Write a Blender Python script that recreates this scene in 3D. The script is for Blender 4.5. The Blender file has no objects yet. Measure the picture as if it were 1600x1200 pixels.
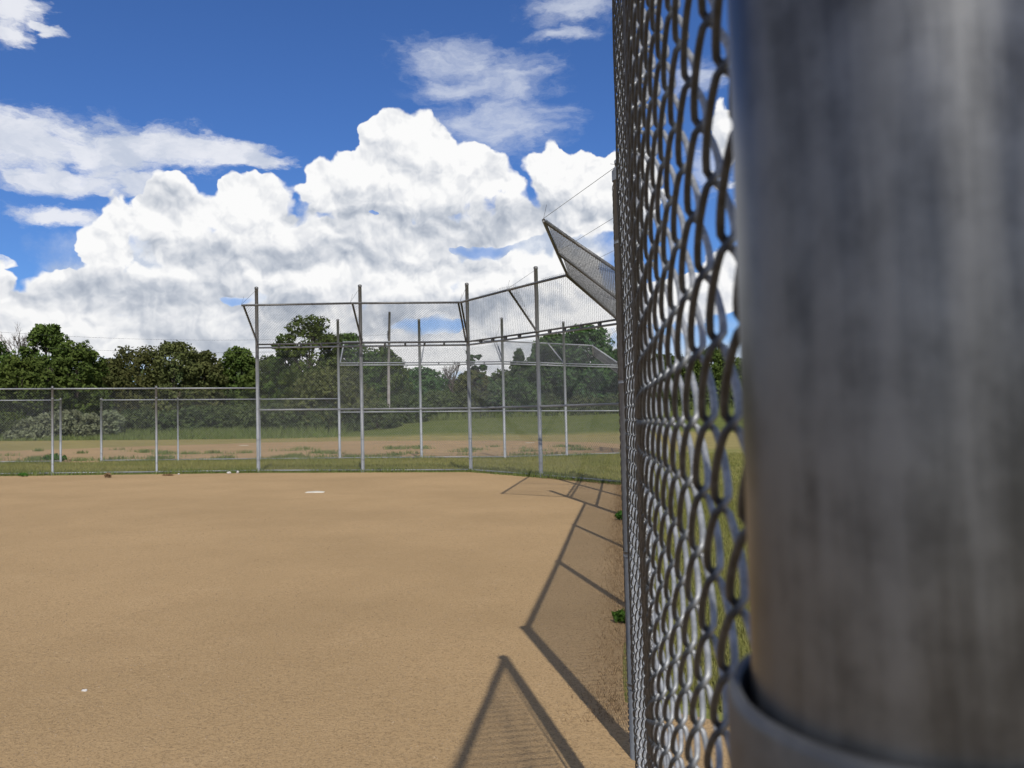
import bpy, math, random
import numpy as np
from mathutils import Matrix, Vector

S = bpy.context.scene
COL = S.collection
R = math.radians
random.seed(7)
rng = np.random.default_rng(11)

# ------------------------------------------------------------------ camera
CAM_H = 1.40
PITCH, ROLL = math.atan(59 / 1340.0), -0.0245
cam = bpy.data.cameras.new('camera')
cam.sensor_fit = 'HORIZONTAL'
cam.sensor_width = 36.0
cam.lens = 36.0 * 1340 / 1600
cam.clip_start = 0.02
cam.clip_end = 6000
cam.dof.use_dof = True
cam.dof.focus_distance = 5.0
cam.dof.aperture_fstop = 15.0
cam_o = bpy.data.objects.new('camera', cam)
COL.objects.link(cam_o)
CAM_ROT = Matrix.Rotation(math.pi / 2 + PITCH, 4, 'X') @ Matrix.Rotation(ROLL, 4, 'Z')
cam_o.matrix_world = Matrix.Translation((0, 0, CAM_H)) @ CAM_ROT
S.camera = cam_o


def ray(px, py):
    d = CAM_ROT.to_3x3() @ Vector(((px - 800) / 1340.0, (600 - py) / 1340.0, -1.0))
    return d.normalized()


def azel(px, py):
    d = ray(px, py)
    return math.atan2(d.x, d.y), math.asin(d.z)


# ------------------------------------------------------------------ light and exposure
SUN_FROM = Vector((0.18, -0.92, 1.0)).normalized()
SUN_EL = math.asin(SUN_FROM.z)
SUN_AZ = math.atan2(SUN_FROM.x, SUN_FROM.y)
sun = bpy.data.lights.new('sun', 'SUN')
sun.energy = 4.2
sun.angle = R(0.55)
sun.color = (1.0, 0.95, 0.87)
sun_o = bpy.data.objects.new('sun', sun)
COL.objects.link(sun_o)
sun_o.rotation_euler = SUN_FROM.to_track_quat('Z', 'Y').to_euler()
sun_o.location = (0, -20, 30)

S.view_settings.view_transform = 'Standard'
S.view_settings.look = 'None'
S.view_settings.exposure = 0.0
S.view_settings.gamma = 1.0
S.view_settings.use_curve_mapping = False

# ------------------------------------------------------------------ sky with clouds
W = bpy.data.worlds.new('World')
S.world = W
W.use_nodes = True
NT = W.node_tree
NT.nodes.clear()


class NB:
    """small helper that writes node expressions"""
    def __init__(self, nt):
        self.nt = nt

    def node(self, t, **kw):
        n = self.nt.nodes.new(t)
        for k, v in kw.items():
            setattr(n, k, v)
        return n

    def put(self, sock, v):
        if v is None:
            return
        if isinstance(v, (int, float)):
            sock.default_value = v
        elif isinstance(v, (tuple, list)):
            v = tuple(v)
            if len(sock.default_value) == 4 and len(v) == 3:
                v = v + (1,)
            sock.default_value = v
        else:
            self.nt.links.new(v, sock)

    def m(self, op, a, b=None, c=None, clamp=False):
        n = self.node('ShaderNodeMath', operation=op, use_clamp=clamp)
        self.put(n.inputs[0], a)
        self.put(n.inputs[1], b)
        self.put(n.inputs[2], c)
        return n.outputs[0]

    def v(self, op, a, b=None, c=None):
        n = self.node('ShaderNodeVectorMath', operation=op)
        self.put(n.inputs[0], a)
        self.put(n.inputs[1], b)
        self.put(n.inputs[2], c)
        return n.outputs['Value'] if op in ('LENGTH', 'DOT_PRODUCT', 'DISTANCE') else n.outputs[0]

    def noise(self, vec, scale, detail=3, rough=0.5, dist=0.0, color=False, dims='3D'):
        n = self.node('ShaderNodeTexNoise', noise_dimensions=dims)
        self.put(n.inputs['Vector'], vec)
        n.inputs['Scale'].default_value = scale
        n.inputs['Detail'].default_value = detail
        n.inputs['Roughness'].default_value = rough
        n.inputs['Distortion'].default_value = dist
        return n.outputs['Color'] if color else n.outputs['Fac']

    def voronoi(self, vec, scale, detail=0, rough=0.5, feature='F1', out='Distance', smooth=None, rand=1.0, dims='3D'):
        n = self.node('ShaderNodeTexVoronoi', feature=feature, voronoi_dimensions=dims)
        self.put(n.inputs['Vector'], vec)
        n.inputs['Scale'].default_value = scale
        n.inputs['Detail'].default_value = detail
        n.inputs['Roughness'].default_value = rough
        n.inputs['Randomness'].default_value = rand
        if smooth is not None:
            n.inputs['Smoothness'].default_value = smooth
        return n.outputs[out]

    def step(self, v, lo, hi, a=0.0, b=1.0, kind='SMOOTHSTEP'):
        n = self.node('ShaderNodeMapRange', interpolation_type=kind)
        self.put(n.inputs[0], v)
        for i, x in enumerate((lo, hi, a, b)):
            self.put(n.inputs[1 + i], x)
        return n.outputs[0]

    def mix(self, f, a, b, kind='MIX'):
        n = self.node('ShaderNodeMix', data_type='RGBA', blend_type=kind)
        self.put(n.inputs[0], f)
        self.put(n.inputs[6], a)
        self.put(n.inputs[7], b)
        return n.outputs[2]

    def ramp(self, f, stops):
        n = self.node('ShaderNodeValToRGB')
        self.put(n.inputs[0], f)
        cr = n.color_ramp
        while len(cr.elements) < len(stops):
            cr.elements.new(0.5)
        for e, (p, c) in zip(cr.elements, stops):
            e.position = p
            e.color = tuple(c) + (1,) if len(c) == 3 else c
        return n.outputs[0]


SKY_STRENGTH = 0.10
CUMULUS = [  # x, y, rx, ry in the photograph's pixels; turned into directions of the sky below
    (622, 203, 60, 36), (598, 208, 40, 26), (655, 236, 66, 44), (600, 278, 96, 48), (730, 262, 56, 38), (690, 222, 26, 18),
    (500, 282, 40, 30), (478, 296, 28, 22), (560, 308, 110, 44), (690, 300, 130, 52), (775, 300, 60, 44), (588, 345, 70, 22), (765, 335, 70, 26),
    (853, 256, 40, 32), (882, 282, 66, 50), (935, 285, 60, 50), (985, 300, 60, 60), (925, 335, 100, 40), (958, 255, 25, 18),
    (275, 300, 44, 30), (378, 292, 48, 26), (412, 318, 62, 42), (258, 350, 92, 50), (340, 345, 110, 56), (186, 352, 42, 38),
    (172, 398, 72, 40), (455, 365, 90, 52), (300, 410, 170, 60), (90, 440, 62, 28), (470, 425, 150, 62), (600, 385, 130, 60),
    (735, 362, 120, 32), (640, 440, 150, 60), (830, 425, 70, 40), (895, 420, 70, 44), (760, 455, 120, 44), (210, 460, 190, 46),
    (60, 480, 90, 34), (160, 505, 120, 40), (160, 540, 160, 30), (330, 500, 260, 60), (80, 525, 200, 40), (520, 515, 170, 60), (860, 500, 200, 60), (620, 560, 400, 45),
    (0, 402, 38, 26), (-10, 440, 50, 36), (1132, 420, 36, 46), (1136, 190, 26, 60), (1010, 270, 30, 40), (1050, 470, 120, 40),
    (1250, 300, 120, 90), (1420, 420, 200, 90), (-150, 420, 140, 80), (-220, 250, 90, 60),
]
HOLES = [(748, 388, 44, 7), (682, 508, 52, 12), (55, 380, 70, 30), (1000, 420, 60, 26),
         (360, 463, 22, 7), (585, 333, 9, 4)]
SOFT = [
    (40, 225, 120, 66), (170, 235, 130, 54), (280, 236, 120, 42), (360, 246, 90, 24), (420, 258, 52, 14), 
    (90, 280, 130, 26), (210, 288, 70, 22), (85, 341, 100, 18), (15, 18, 66, 34), (5, 52, 46, 30), (62, 42, 42, 9),
]
WISP = [(712, 96, 100, 40), (775, 128, 100, 50), (700, 140, 60, 24), (795, 192, 104, 58), (735, 196, 74, 34), (900, 14, 74, 28), (885, 56, 60, 16), (1110, 250, 40, 50), (1090, 120, 60, 30)]
GREY = [(690, 345, 150, 26), (830, 345, 80, 22), (460, 398, 90, 22), (330, 400, 60, 26), (170, 215, 50, 22), (250, 300, 60, 16),
        (220, 470, 150, 30), (330, 510, 110, 34), (440, 500, 90, 44), (770, 480, 110, 20), (155, 503, 18, 8), (560, 300, 70, 12),
        (620, 505, 90, 30), (130, 445, 60, 14), (540, 395, 70, 16), (900, 330, 50, 16), (700, 420, 60, 16), (385, 470, 90, 26)]
BACK = [(300, 440, 260, 110), (640, 400, 230, 110), (860, 400, 130, 90), (820, 480, 260, 90), (100, 520, 260, 80), (560, 520, 420, 80)]
nb = NB(NT)


def blob_field(vec, blobs):
    best = None
    for (x, y, rx, ry) in blobs:
        a, e = azel(x, y)
        ar = abs(azel(x + rx, y)[0] - azel(x - rx, y)[0]) / 2
        er = abs(azel(x, y + ry)[1] - azel(x, y - ry)[1]) / 2
        q = nb.v('MULTIPLY_ADD', vec, (1 / ar, 1 / er, 0.0), (-a / ar, -e / er, 0.0))
        d = nb.v('LENGTH', q)
        best = d if best is None else nb.m('SMOOTH_MIN', best, d, 0.16)
    return nb.m('SUBTRACT', 1.0, best)          # 1 in a centre, 0 on the rim, negative outside


def build_sky():
    tc = nb.node('ShaderNodeTexCoord').outputs['Generated']
    sep = nb.node('ShaderNodeSeparateXYZ')
    NT.links.new(tc, sep.inputs[0])
    az = nb.m('ARCTAN2', sep.outputs[0], sep.outputs[1])
    el = nb.m('ARCSINE', sep.outputs[2])
    cmb = nb.node('ShaderNodeCombineXYZ')
    NT.links.new(az, cmb.inputs[0])
    NT.links.new(el, cmb.inputs[1])
    P = cmb.outputs[0]
    # domain warps
    w1 = nb.v('SUBTRACT', nb.noise(P, 16, 4, 0.55, color=True), (0.5, 0.5, 0.5))
    Pw = nb.v('MULTIPLY_ADD', w1, (0.042, 0.036, 0), P)

    # the big masses: laid out blob by blob, their edges broken up by the warp above
    f = blob_field(Pw, CUMULUS)
    h = nb.m('MAXIMUM', blob_field(Pw, HOLES), -1.0)
    f = nb.m('SUBTRACT', f, nb.m('MULTIPLY', nb.m('MAXIMUM', nb.m('ADD', h, 0.30), 0.0), 0.9))
    fc = nb.m('ADD', nb.m('MINIMUM', f, 0.42), 0.16)

    def puffs(p, noise=0.30):
        a = nb.m('SUBTRACT', 0.42, nb.voronoi(p, 17, 2.0, 0.5, 'SMOOTH_F1', smooth=0.22, dims='2D'))
        n = nb.m('SUBTRACT', nb.noise(p, 70, 5, 0.6, dims='2D'), 0.5)
        return nb.m('MULTIPLY_ADD', n, noise, a)

    def soft_puffs(p):
        return nb.m('SUBTRACT', 0.42, nb.voronoi(p, 21, 1.0, 0.45, 'SMOOTH_F1', smooth=0.55, dims='2D'))
    def fine_puffs(p):
        return nb.m('SUBTRACT', 0.42, nb.voronoi(p, 50, 2.0, 0.55, 'SMOOTH_F1', smooth=0.35, dims='2D'))
    c0 = nb.m('MULTIPLY_ADD', puffs(Pw), 0.62, fc)
    relief = nb.m('SUBTRACT', soft_puffs(Pw), soft_puffs(nb.v('ADD', Pw, (0.006, 0.016, 0))))
    relief2 = nb.m('SUBTRACT', fine_puffs(Pw), fine_puffs(nb.v('ADD', Pw, (0.003, 0.007, 0))))
    # every billow is bright on its crown and grey on its underside
    fu = blob_field(nb.v('ADD', Pw, (0.010, 0.026, 0)), CUMULUS)
    slope = nb.m('SUBTRACT', nb.m('MINIMUM', f, 0.8), nb.m('MINIMUM', fu, 0.8))
    slope = nb.m('MAXIMUM', nb.m('MINIMUM', slope, 0.35), -0.35)
    soft_e = nb.step(nb.noise(P, 22, 3, 0.5, dims='2D'), 0.40, 0.72, 0.05, 0.22, 'LINEAR')
    dens = nb.step(c0, -0.03, soft_e)
    grey = nb.step(blob_field(nb.v('MULTIPLY_ADD', w1, (0.09, 0.05, 0), P), GREY), -0.8, 0.6)
    big = nb.step(nb.noise(P, 9, 5, 0.6, dims='2D'), 0.40, 0.66)
    sh = nb.m('MULTIPLY_ADD', relief, 0.42, 0.87)
    sh = nb.m('MULTIPLY_ADD', relief2, 0.24, sh)
    sh = nb.m('MULTIPLY_ADD', nb.m('SUBTRACT', nb.noise(Pw, 150, 3, 0.6, dims='2D'), 0.5), 0.10, sh)
    sh = nb.m('MULTIPLY_ADD', slope, 0.32, sh)
    sh = nb.m('SUBTRACT', sh, nb.m('MULTIPLY', grey, 0.32))
    sh = nb.m('SUBTRACT', sh, nb.m('MULTIPLY', big, 0.06))
    sh = nb.m('ADD', sh, nb.step(c0, 0.30, 0.0, 0, 0.08))
    low = nb.step(el, 0.17, 0.05, 0, 1)
    cc = nb.ramp(sh, [(0.20, (0.34, 0.39, 0.48)), (0.48, (0.54, 0.58, 0.65)), (0.70, (0.75, 0.77, 0.81)), (0.95, (0.97, 0.97, 0.97))])
    cc = nb.mix(nb.m('MULTIPLY', low, 0.30), cc, (0.76, 0.77, 0.79))
    # hazy white filling behind the cumulus bank
    back = nb.step(nb.m('MULTIPLY_ADD', nb.m('SUBTRACT', nb.noise(P, 24, 5, 0.6, dims='2D'), 0.5), 0.9, blob_field(P, BACK)), -0.05, 0.55)
    back = nb.m('MULTIPLY', back, nb.step(h, -0.6, 0.5, 1.0, 0.35))
    back_c = nb.mix(nb.step(nb.noise(P, 30, 4, 0.6, dims='2D'), 0.35, 0.65), (0.55, 0.61, 0.71), (0.82, 0.85, 0.89))
    # thin white veil low down
    veil = nb.m('MULTIPLY', nb.step(el, 0.125, 0.05), nb.step(nb.noise(nb.v('MULTIPLY', P, (1, 3, 1)), 9, 5, 0.6), 0.30, 0.55))
    # soft layer
    w2 = nb.v('SUBTRACT', nb.noise(nb.v('MULTIPLY', P, (1, 2.2, 1)), 10, 6, 0.62, color=True), (0.5, 0.5, 0.5))
    Ps = nb.v('MULTIPLY_ADD', w2, (0.10, 0.055, 0), P)
    Pv = nb.v('MULTIPLY_ADD', w2, (0.08, 0.055, 0), P)
    fib = nb.noise(nb.v('MULTIPLY', Ps, (1, 2.6, 1)), 26, 6, 0.62, dims='2D')
    s0 = nb.m('MULTIPLY_ADD', nb.m('SUBTRACT', fib, 0.5), 1.1, nb.m('MINIMUM', blob_field(Ps, SOFT), 0.8))
    sd = nb.m('MULTIPLY', nb.step(s0, -0.10, 0.60), 0.90)
    scol = nb.mix(nb.step(nb.noise(Ps, 20, 4, 0.55), 0.35, 0.68), (0.88, 0.89, 0.93), (0.60, 0.65, 0.75))
    q0 = nb.m('MULTIPLY_ADD', nb.m('SUBTRACT', fib, 0.5), 1.25, nb.m('MINIMUM', blob_field(Pv, WISP), 0.7))
    qd = nb.m('MULTIPLY', nb.step(q0, -0.25, 1.1), 0.70)
    # blue
    sky = nb.node('ShaderNodeTexSky', sky_type='NISHITA')
    sky.sun_disc = False
    sky.sun_elevation = SUN_EL
    sky.sun_rotation = SUN_AZ
    sky.altitude = 200
    sky.air_density = 1.0
    sky.dust_density = 0.35
    sky.ozone_density = 1.8
    blue = nb.mix(1.0, sky.outputs[0], SKY_TINT, 'MULTIPLY')
    k = 1.0 / SKY_STRENGTH
    sc = lambda c: nb.v('SCALE', c, None) if False else nb.mix(1.0, c, (k, k, k), 'MULTIPLY')
    blue = nb.mix(nb.m('MULTIPLY', veil, 0.85), blue, sc(nb.mix(0.0, (0.72, 0.76, 0.82), (1, 1, 1))))
    blue = nb.mix(nb.m('MULTIPLY', back, 0.88), blue, sc(back_c))
    out = nb.mix(qd, blue, sc(nb.mix(0.0, (0.74, 0.78, 0.86), (1, 1, 1))))
    out = nb.mix(sd, out, sc(scol))
    # clouds stop at the horizon and thin out overhead/behind into a scatter of small ones
    out = nb.mix(nb.m('MULTIPLY', dens, nb.step(el, -0.02, 0.0)), out, sc(cc))

    def background(c):
        bg = nb.node('ShaderNodeBackground')
        NT.links.new(c, bg.inputs[0])
        bg.inputs[1].default_value = SKY_STRENGTH
        return bg.outputs[0]
    # unseen sky behind and overhead: scattered cloud, thickened to warm the fill light
    sc2 = nb.step(nb.noise(tc, 3.2, 4, 0.6), 0.45, 0.64)
    rest = nb.mix(nb.m('MULTIPLY', sc2, nb.step(el, -0.02, 0.05)), blue, sc(nb.mix(0.0, (0.76, 0.75, 0.74), (1, 1, 1))))
    win = nb.m('MULTIPLY', nb.step(nb.m('ABSOLUTE', az), 0.80, 0.66), nb.m('MULTIPLY', nb.step(el, 0.62, 0.54), nb.step(el, -0.03, -0.02)))
    ms = nb.node('ShaderNodeMixShader')
    nb.put(ms.inputs[0], win)
    NT.links.new(background(rest), ms.inputs[1])
    NT.links.new(background(out), ms.inputs[2])
    o = nb.node('ShaderNodeOutputWorld')
    NT.links.new(ms.outputs[0], o.inputs[0])


W.cycles.sampling_method = 'MANUAL'
W.cycles.sample_map_resolution = 256
SKY_TINT = (0.42, 0.67, 1.11)
build_sky()

# ------------------------------------------------------------------ helpers


def ground_z(x, y):
    """the field tilts a little; a grass bank rises beyond the second diamond"""
    x = np.asarray(x, float)
    y = np.asarray(y, float)
    t = -0.017 * (np.clip(x, -70, 70) - 0.127 * np.clip(y, -40, 62))
    s = np.clip((y - 63) / 27, 0, 1)
    s = s * s * (3 - 2 * s)
    hx = np.interp(x, [-200, -60, -21, -6, 10, 25, 60, 200], [0.2, 0.3, 0.55, 1.7, 2.2, 2.9, 4.2, 6.0])
    return t + s * hx


def gz(x, y):
    return float(ground_z(x, y))


def gp(x, y, h=0.0):
    return Vector((x, y, gz(x, y) + h))


class MB:
    def __init__(self):
        self.V = []
        self.F = []
        self.n = 0

    def add(self, v, f):
        v = np.asarray(v, float).reshape(-1, 3)
        self.V.append(v)
        self.F.append(np.asarray(f, np.int32) + self.n)
        self.n += len(v)

    def tube(self, pts, r, n=8, caps=True):
        pts = [Vector(p) for p in pts]
        k = len(pts)
        rr = r if isinstance(r, (list, tuple)) else [r] * k
        V = []
        up = None
        for i, p in enumerate(pts):
            a = pts[max(i - 1, 0)]
            b = pts[min(i + 1, k - 1)]
            t = (b - a).normalized()
            if up is None:
                up = Vector((0, 0, 1)) if abs(t.z) < 0.9 else Vector((0, 1, 0))
            s = t.cross(up).normalized()
            u = s.cross(t).normalized()
            up = u
            for j in range(n):
                an = 2 * math.pi * j / n
                V.append(p + (s * math.cos(an) + u * math.sin(an)) * rr[i])
        F = []
        for i in range(k - 1):
            for j in range(n):
                F.append((i * n + j, i * n + (j + 1) % n, (i + 1) * n + (j + 1) % n, (i + 1) * n + j))
        base = self.n
        self.add(V, F)
        if caps:
            self.cap(base, n, True)
            self.cap(base + (k - 1) * n, n, False)

    def cap(self, b, n, flip):
        o = [b + j for j in range(n)]
        c = np.mean(self.V[-1][[i - (self.n - len(self.V[-1])) for i in o]], axis=0)
        idx = self.n
        self.V.append(np.array([c]))
        self.n += 1
        f = [(o[(j + 1) % n], o[j], idx, idx) if not flip else (o[j], o[(j + 1) % n], idx, idx) for j in range(n)]
        self.F.append(np.array(f, np.int32))
        # keep V aligned with later cap calls
        last = np.concatenate([self.V[-2], self.V[-1]])
        self.V = self.V[:-2] + [last]

    def box(self, lo, hi):
        x0, y0, z0 = lo
        x1, y1, z1 = hi
        v = [(x0, y0, z0), (x1, y0, z0), (x1, y1, z0), (x0, y1, z0), (x0, y0, z1), (x1, y0, z1), (x1, y1, z1), (x0, y1, z1)]
        self.add(v, [(0, 3, 2, 1), (4, 5, 6, 7), (0, 1, 5, 4), (1, 2, 6, 5), (2, 3, 7, 6), (3, 0, 4, 7)])

    def mesh(self, name, mat, smooth=True):
        V = np.concatenate(self.V)
        F = np.concatenate([f if f.shape[1] == 4 else np.c_[f, f[:, 2]] for f in self.F])
        return np_mesh(name, V, F, mat, smooth)

    def build(self, name, mat, parent=None, smooth=True):
        return link(name, self.mesh(name, mat, smooth), parent)


def np_mesh(name, V, F, mat, smooth=False):
    """F is an (n,4) array; a triangle repeats its last index"""
    V = np.asarray(V, np.float32)
    F = np.asarray(F, np.int32)
    tri = F[:, 2] == F[:, 3]
    cnt = np.where(tri, 3, 4).astype(np.int32)
    keep = np.ones(F.shape, bool)
    keep[tri, 3] = False
    loops = F[keep]
    me = bpy.data.meshes.new(name)
    me.vertices.add(len(V))
    me.vertices.foreach_set('co', V.ravel())
    me.loops.add(len(loops))
    me.loops.foreach_set('vertex_index', loops)
    me.polygons.add(len(F))
    st = np.concatenate([[0], np.cumsum(cnt)[:-1]]).astype(np.int32)
    me.polygons.foreach_set('loop_start', st)
    me.polygons.foreach_set('loop_total', cnt)
    if smooth:
        me.polygons.foreach_set('use_smooth', np.ones(len(F), bool))
    me.update(calc_edges=True)
    if mat:
        me.materials.append(mat)
    return me


def link(name, me, parent=None, loc=None):
    o = bpy.data.objects.new(name, me)
    COL.objects.link(o)
    if parent is not None:
        o.parent = parent
        o.matrix_parent_inverse = parent.matrix_world.inverted() if False else Matrix.Translation(-Vector(parent.location))
    if loc is not None:
        o.location = loc
    return o


def tag(o, label=None, cat=None, group=None, kind=None):
    if label:
        o['label'] = label
    if cat:
        o['category'] = cat
    if group:
        o['group'] = group
    if kind:
        o['kind'] = kind
    return o


def thing(name, loc, label, cat, group=None):
    o = bpy.data.objects.new(name, None)
    o.empty_display_size = 0.2
    COL.objects.link(o)
    o.location = loc
    return tag(o, label, cat, group)


# ------------------------------------------------------------------ materials


def material(name):
    m = bpy.data.materials.new(name)
    m.use_nodes = True
    m.node_tree.nodes.clear()
    n = NB(m.node_tree)
    out = n.node('ShaderNodeOutputMaterial')
    return m, n, out


def principled(n, out, color, rough=0.6, metal=0.0, bump=None, bump_s=0.3, bump_d=0.01, spec=None):
    p = n.node('ShaderNodeBsdfPrincipled')
    n.put(p.inputs['Base Color'], color)
    n.put(p.inputs['Roughness'], rough)
    n.put(p.inputs['Metallic'], metal)
    if spec is not None:
        p.inputs['Specular IOR Level'].default_value = spec
    if bump is not None:
        b = n.node('ShaderNodeBump')
        b.inputs['Strength'].default_value = bump_s
        b.inputs['Distance'].default_value = bump_d
        n.put(b.inputs['Height'], bump)
        n.nt.links.new(b.outputs[0], p.inputs['Normal'])
    n.nt.links.new(p.outputs[0], out.inputs[0])
    return p


def zinc(name, a, b, metal, rough, scale=(30, 30, 3), bump=True):
    m, n, out = material(name)
    pos = n.node('ShaderNodeNewGeometry').outputs['Position']
    st = n.v('MULTIPLY', pos, scale)
    f = n.noise(st, 1.0, 5, 0.6)
    spot = n.noise(pos, 60, 4, 0.6)
    f2 = n.m('MULTIPLY_ADD', n.m('SUBTRACT', spot, 0.5), 0.6, f)
    col = n.mix(n.step(f2, 0.3, 0.7), a, b)
    r = n.step(f, 0.3, 0.7, rough - 0.07, rough + 0.1)
    principled(n, out, col, r, metal, f2 if bump else None, 0.08, 0.002)
    return m


M_PIPE = zinc('galvanised_pipe', (0.20, 0.21, 0.215), (0.29, 0.30, 0.31), 0.15, 0.5)
M_PIPE_DARK = zinc('weathered_shaded_pipe', (0.08, 0.08, 0.077), (0.16, 0.157, 0.15), 0.4, 0.5)  # dark fittings; also shade put into the colour of the near overhang frame
M_WIRE = zinc('galvanised_wire', (0.18, 0.19, 0.195), (0.26, 0.27, 0.28), 0.3, 0.5, (8, 8, 8), False)
M_PIPE_OLD = zinc('dull_old_pipe', (0.105, 0.112, 0.118), (0.17, 0.18, 0.188), 0.2, 0.55)


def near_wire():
    """old fence wire: bright zinc outside, shade put into the colour of the strands towards the diamond"""
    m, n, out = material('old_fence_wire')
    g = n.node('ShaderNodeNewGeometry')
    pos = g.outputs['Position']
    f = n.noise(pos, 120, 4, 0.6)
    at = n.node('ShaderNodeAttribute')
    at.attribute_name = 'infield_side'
    shade_fac = n.step(n.m('MULTIPLY_ADD', n.m('SUBTRACT', f, 0.5), 0.9, at.outputs['Fac']), -0.35, 0.30)
    bright_col = n.mix(n.step(f, 0.35, 0.65), (0.21, 0.22, 0.225), (0.34, 0.35, 0.36))
    shade_col = n.mix(n.step(f, 0.35, 0.65), (0.027, 0.032, 0.038), (0.060, 0.068, 0.078))  # dark tone imitates shade on the field-side strands
    principled(n, out, n.mix(shade_fac, bright_col, shade_col), n.step(shade_fac, 0, 1, 0.42, 0.55), n.step(shade_fac, 0, 1, 0.3, 0.0), f, 0.1, 0.001)
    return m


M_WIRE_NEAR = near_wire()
M_POLE_NEAR = zinc('old_terminal_post', (0.055, 0.056, 0.057), (0.138, 0.141, 0.144), 0.68, 0.36, (52, 52, 3.5))
M_BAND = zinc('pressed_steel_band', (0.075, 0.077, 0.08), (0.11, 0.112, 0.115), 0.6, 0.45, (30, 30, 30))


def dirt_material(name, tone=1.0):
    m, n, out = material(name)
    pos = n.node('ShaderNodeNewGeometry').outputs['Position']
    big = n.noise(pos, 0.35, 4, 0.6)
    mid = n.noise(n.v('MULTIPLY', pos, (1.0, 1.0, 1.0)), 2.6, 5, 0.65)
    grain = n.noise(pos, 70, 4, 0.8)
    clod = n.noise(pos, 24, 4, 0.75)
    fine = n.noise(pos, 320, 2, 0.7)
    a = (0.356 * tone, 0.242 * tone, 0.121 * tone)
    b = (0.428 * tone, 0.291 * tone, 0.148 * tone)
    col = n.mix(n.step(big, 0.32, 0.68), a, b)
    col = n.mix(n.m('MULTIPLY', n.step(mid, 0.5, 0.72), 0.13), col, (0.347 * tone, 0.220 * tone, 0.105 * tone))
    col = n.mix(n.m('MULTIPLY', n.step(mid, 0.46, 0.30), 0.20), col, (0.470 * tone, 0.334 * tone, 0.183 * tone))
    col = n.mix(n.m('MULTIPLY', n.step(grain, 0.50, 0.60), 0.80), col, (0.218 * tone, 0.149 * tone, 0.078 * tone))
    col = n.mix(n.m('MULTIPLY', n.step(fine, 0.60, 0.70), 0.7), col, (0.694 * tone, 0.513 * tone, 0.314 * tone))
    col = n.mix(n.m('MULTIPLY', n.step(clod, 0.54, 0.66), 0.36), col, (0.263 * tone, 0.172 * tone, 0.085 * tone))
    col = n.mix(n.m('MULTIPLY', n.step(clod, 0.42, 0.30), 0.25), col, (0.515 * tone, 0.369 * tone, 0.209 * tone))
    h = n.m('ADD', n.m('MULTIPLY', grain, 0.8), n.m('MULTIPLY', fine, 0.35))
    h = n.m('ADD', h, n.m('ADD', n.m('MULTIPLY', mid, 0.6), n.m('MULTIPLY', clod, 1.2)))
    principled(n, out, col, 0.95, 0, h, 0.9, 0.010, 0.1)
    return m


M_DIRT = dirt_material('infield_dirt')
M_DIRT_FAR = dirt_material('far_infield_dirt', 0.90)


def field_material():
    m, n, out = material('field_grass')
    pos = n.node('ShaderNodeNewGeometry').outputs['Position']
    sep = n.node('ShaderNodeSeparateXYZ')
    n.nt.links.new(pos, sep.inputs[0])
    y = sep.outputs[1]
    wob = n.m('MULTIPLY', n.m('SUBTRACT', n.noise(pos, 0.11, 4, 0.6), 0.5), 5.0)
    yy = n.m('ADD', y, wob)
    n1 = n.noise(pos, 0.6, 5, 0.65)
    n2 = n.noise(pos, 6.0, 4, 0.7)
    n3 = n.noise(pos, 45, 3, 0.7)
    green = n.mix(n.step(n1, 0.3, 0.7), (0.150, 0.170, 0.042), (0.210, 0.205, 0.062))
    dry = n.mix(n.step(n1, 0.3, 0.7), (0.215, 0.180, 0.062), (0.285, 0.235, 0.095))
    # dry strip between the second infield and the green bank, dry patches elsewhere
    strip = n.m('MULTIPLY', n.step(yy, 36, 42), n.step(yy, 72, 67))
    patch = n.step(n.noise(pos, 0.23, 4, 0.6), 0.46, 0.66)
    near = n.step(yy, 44, 38)
    f = n.m('MAXIMUM', strip, n.m('MULTIPLY', patch, n.m('MULTIPLY', near, 0.75)))
    col = n.mix(f, green, dry)
    bank = n.mix(n.step(n1, 0.3, 0.7), (0.080, 0.102, 0.024), (0.112, 0.128, 0.034))
    col = n.mix(n.step(yy, 67, 72), col, bank)
    col = n.mix(n.m('MULTIPLY', n.step(n2, 0.5, 0.75), 0.45), col, (0.055, 0.066, 0.018))
    col = n.mix(n.m('MULTIPLY', n.step(n3, 0.55, 0.75), 0.4), col, (0.30, 0.27, 0.12))
    principled(n, out, col, 0.9, 0, n.m('ADD', n2, n3), 0.6, 0.03, 0.1)
    return m


def leaf_material(name, a, b, c, trans=0.30):
    m, n, out = material(name)
    g = n.node('ShaderNodeNewGeometry')
    oi = n.node('ShaderNodeObjectInfo').outputs['Random']
    big = n.noise(g.outputs['Position'], 0.55, 3, 0.6)
    rp = g.outputs['Random Per Island']
    col = n.mix(n.step(big, 0.35, 0.65), a, b)
    col = n.mix(n.m('MULTIPLY', rp, 0.45), col, c)
    hsv = n.node('ShaderNodeHueSaturation')
    n.put(hsv.inputs['Hue'], n.m('MULTIPLY_ADD', oi, 0.03, 0.485))
    n.put(hsv.inputs['Value'], n.m('MULTIPLY_ADD', oi, 0.35, 0.82))
    n.put(hsv.inputs['Color'], col)
    d = n.node('ShaderNodeBsdfDiffuse')
    t = n.node('ShaderNodeBsdfTranslucent')
    n.put(d.inputs[0], hsv.outputs[0])
    n.put(t.inputs[0], hsv.outputs[0])
    mx = n.node('ShaderNodeMixShader')
    mx.inputs[0].default_value = trans
    n.nt.links.new(d.outputs[0], mx.inputs[1])
    n.nt.links.new(t.outputs[0], mx.inputs[2])
    n.nt.links.new(mx.outputs[0], out.inputs[0])
    return m


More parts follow.
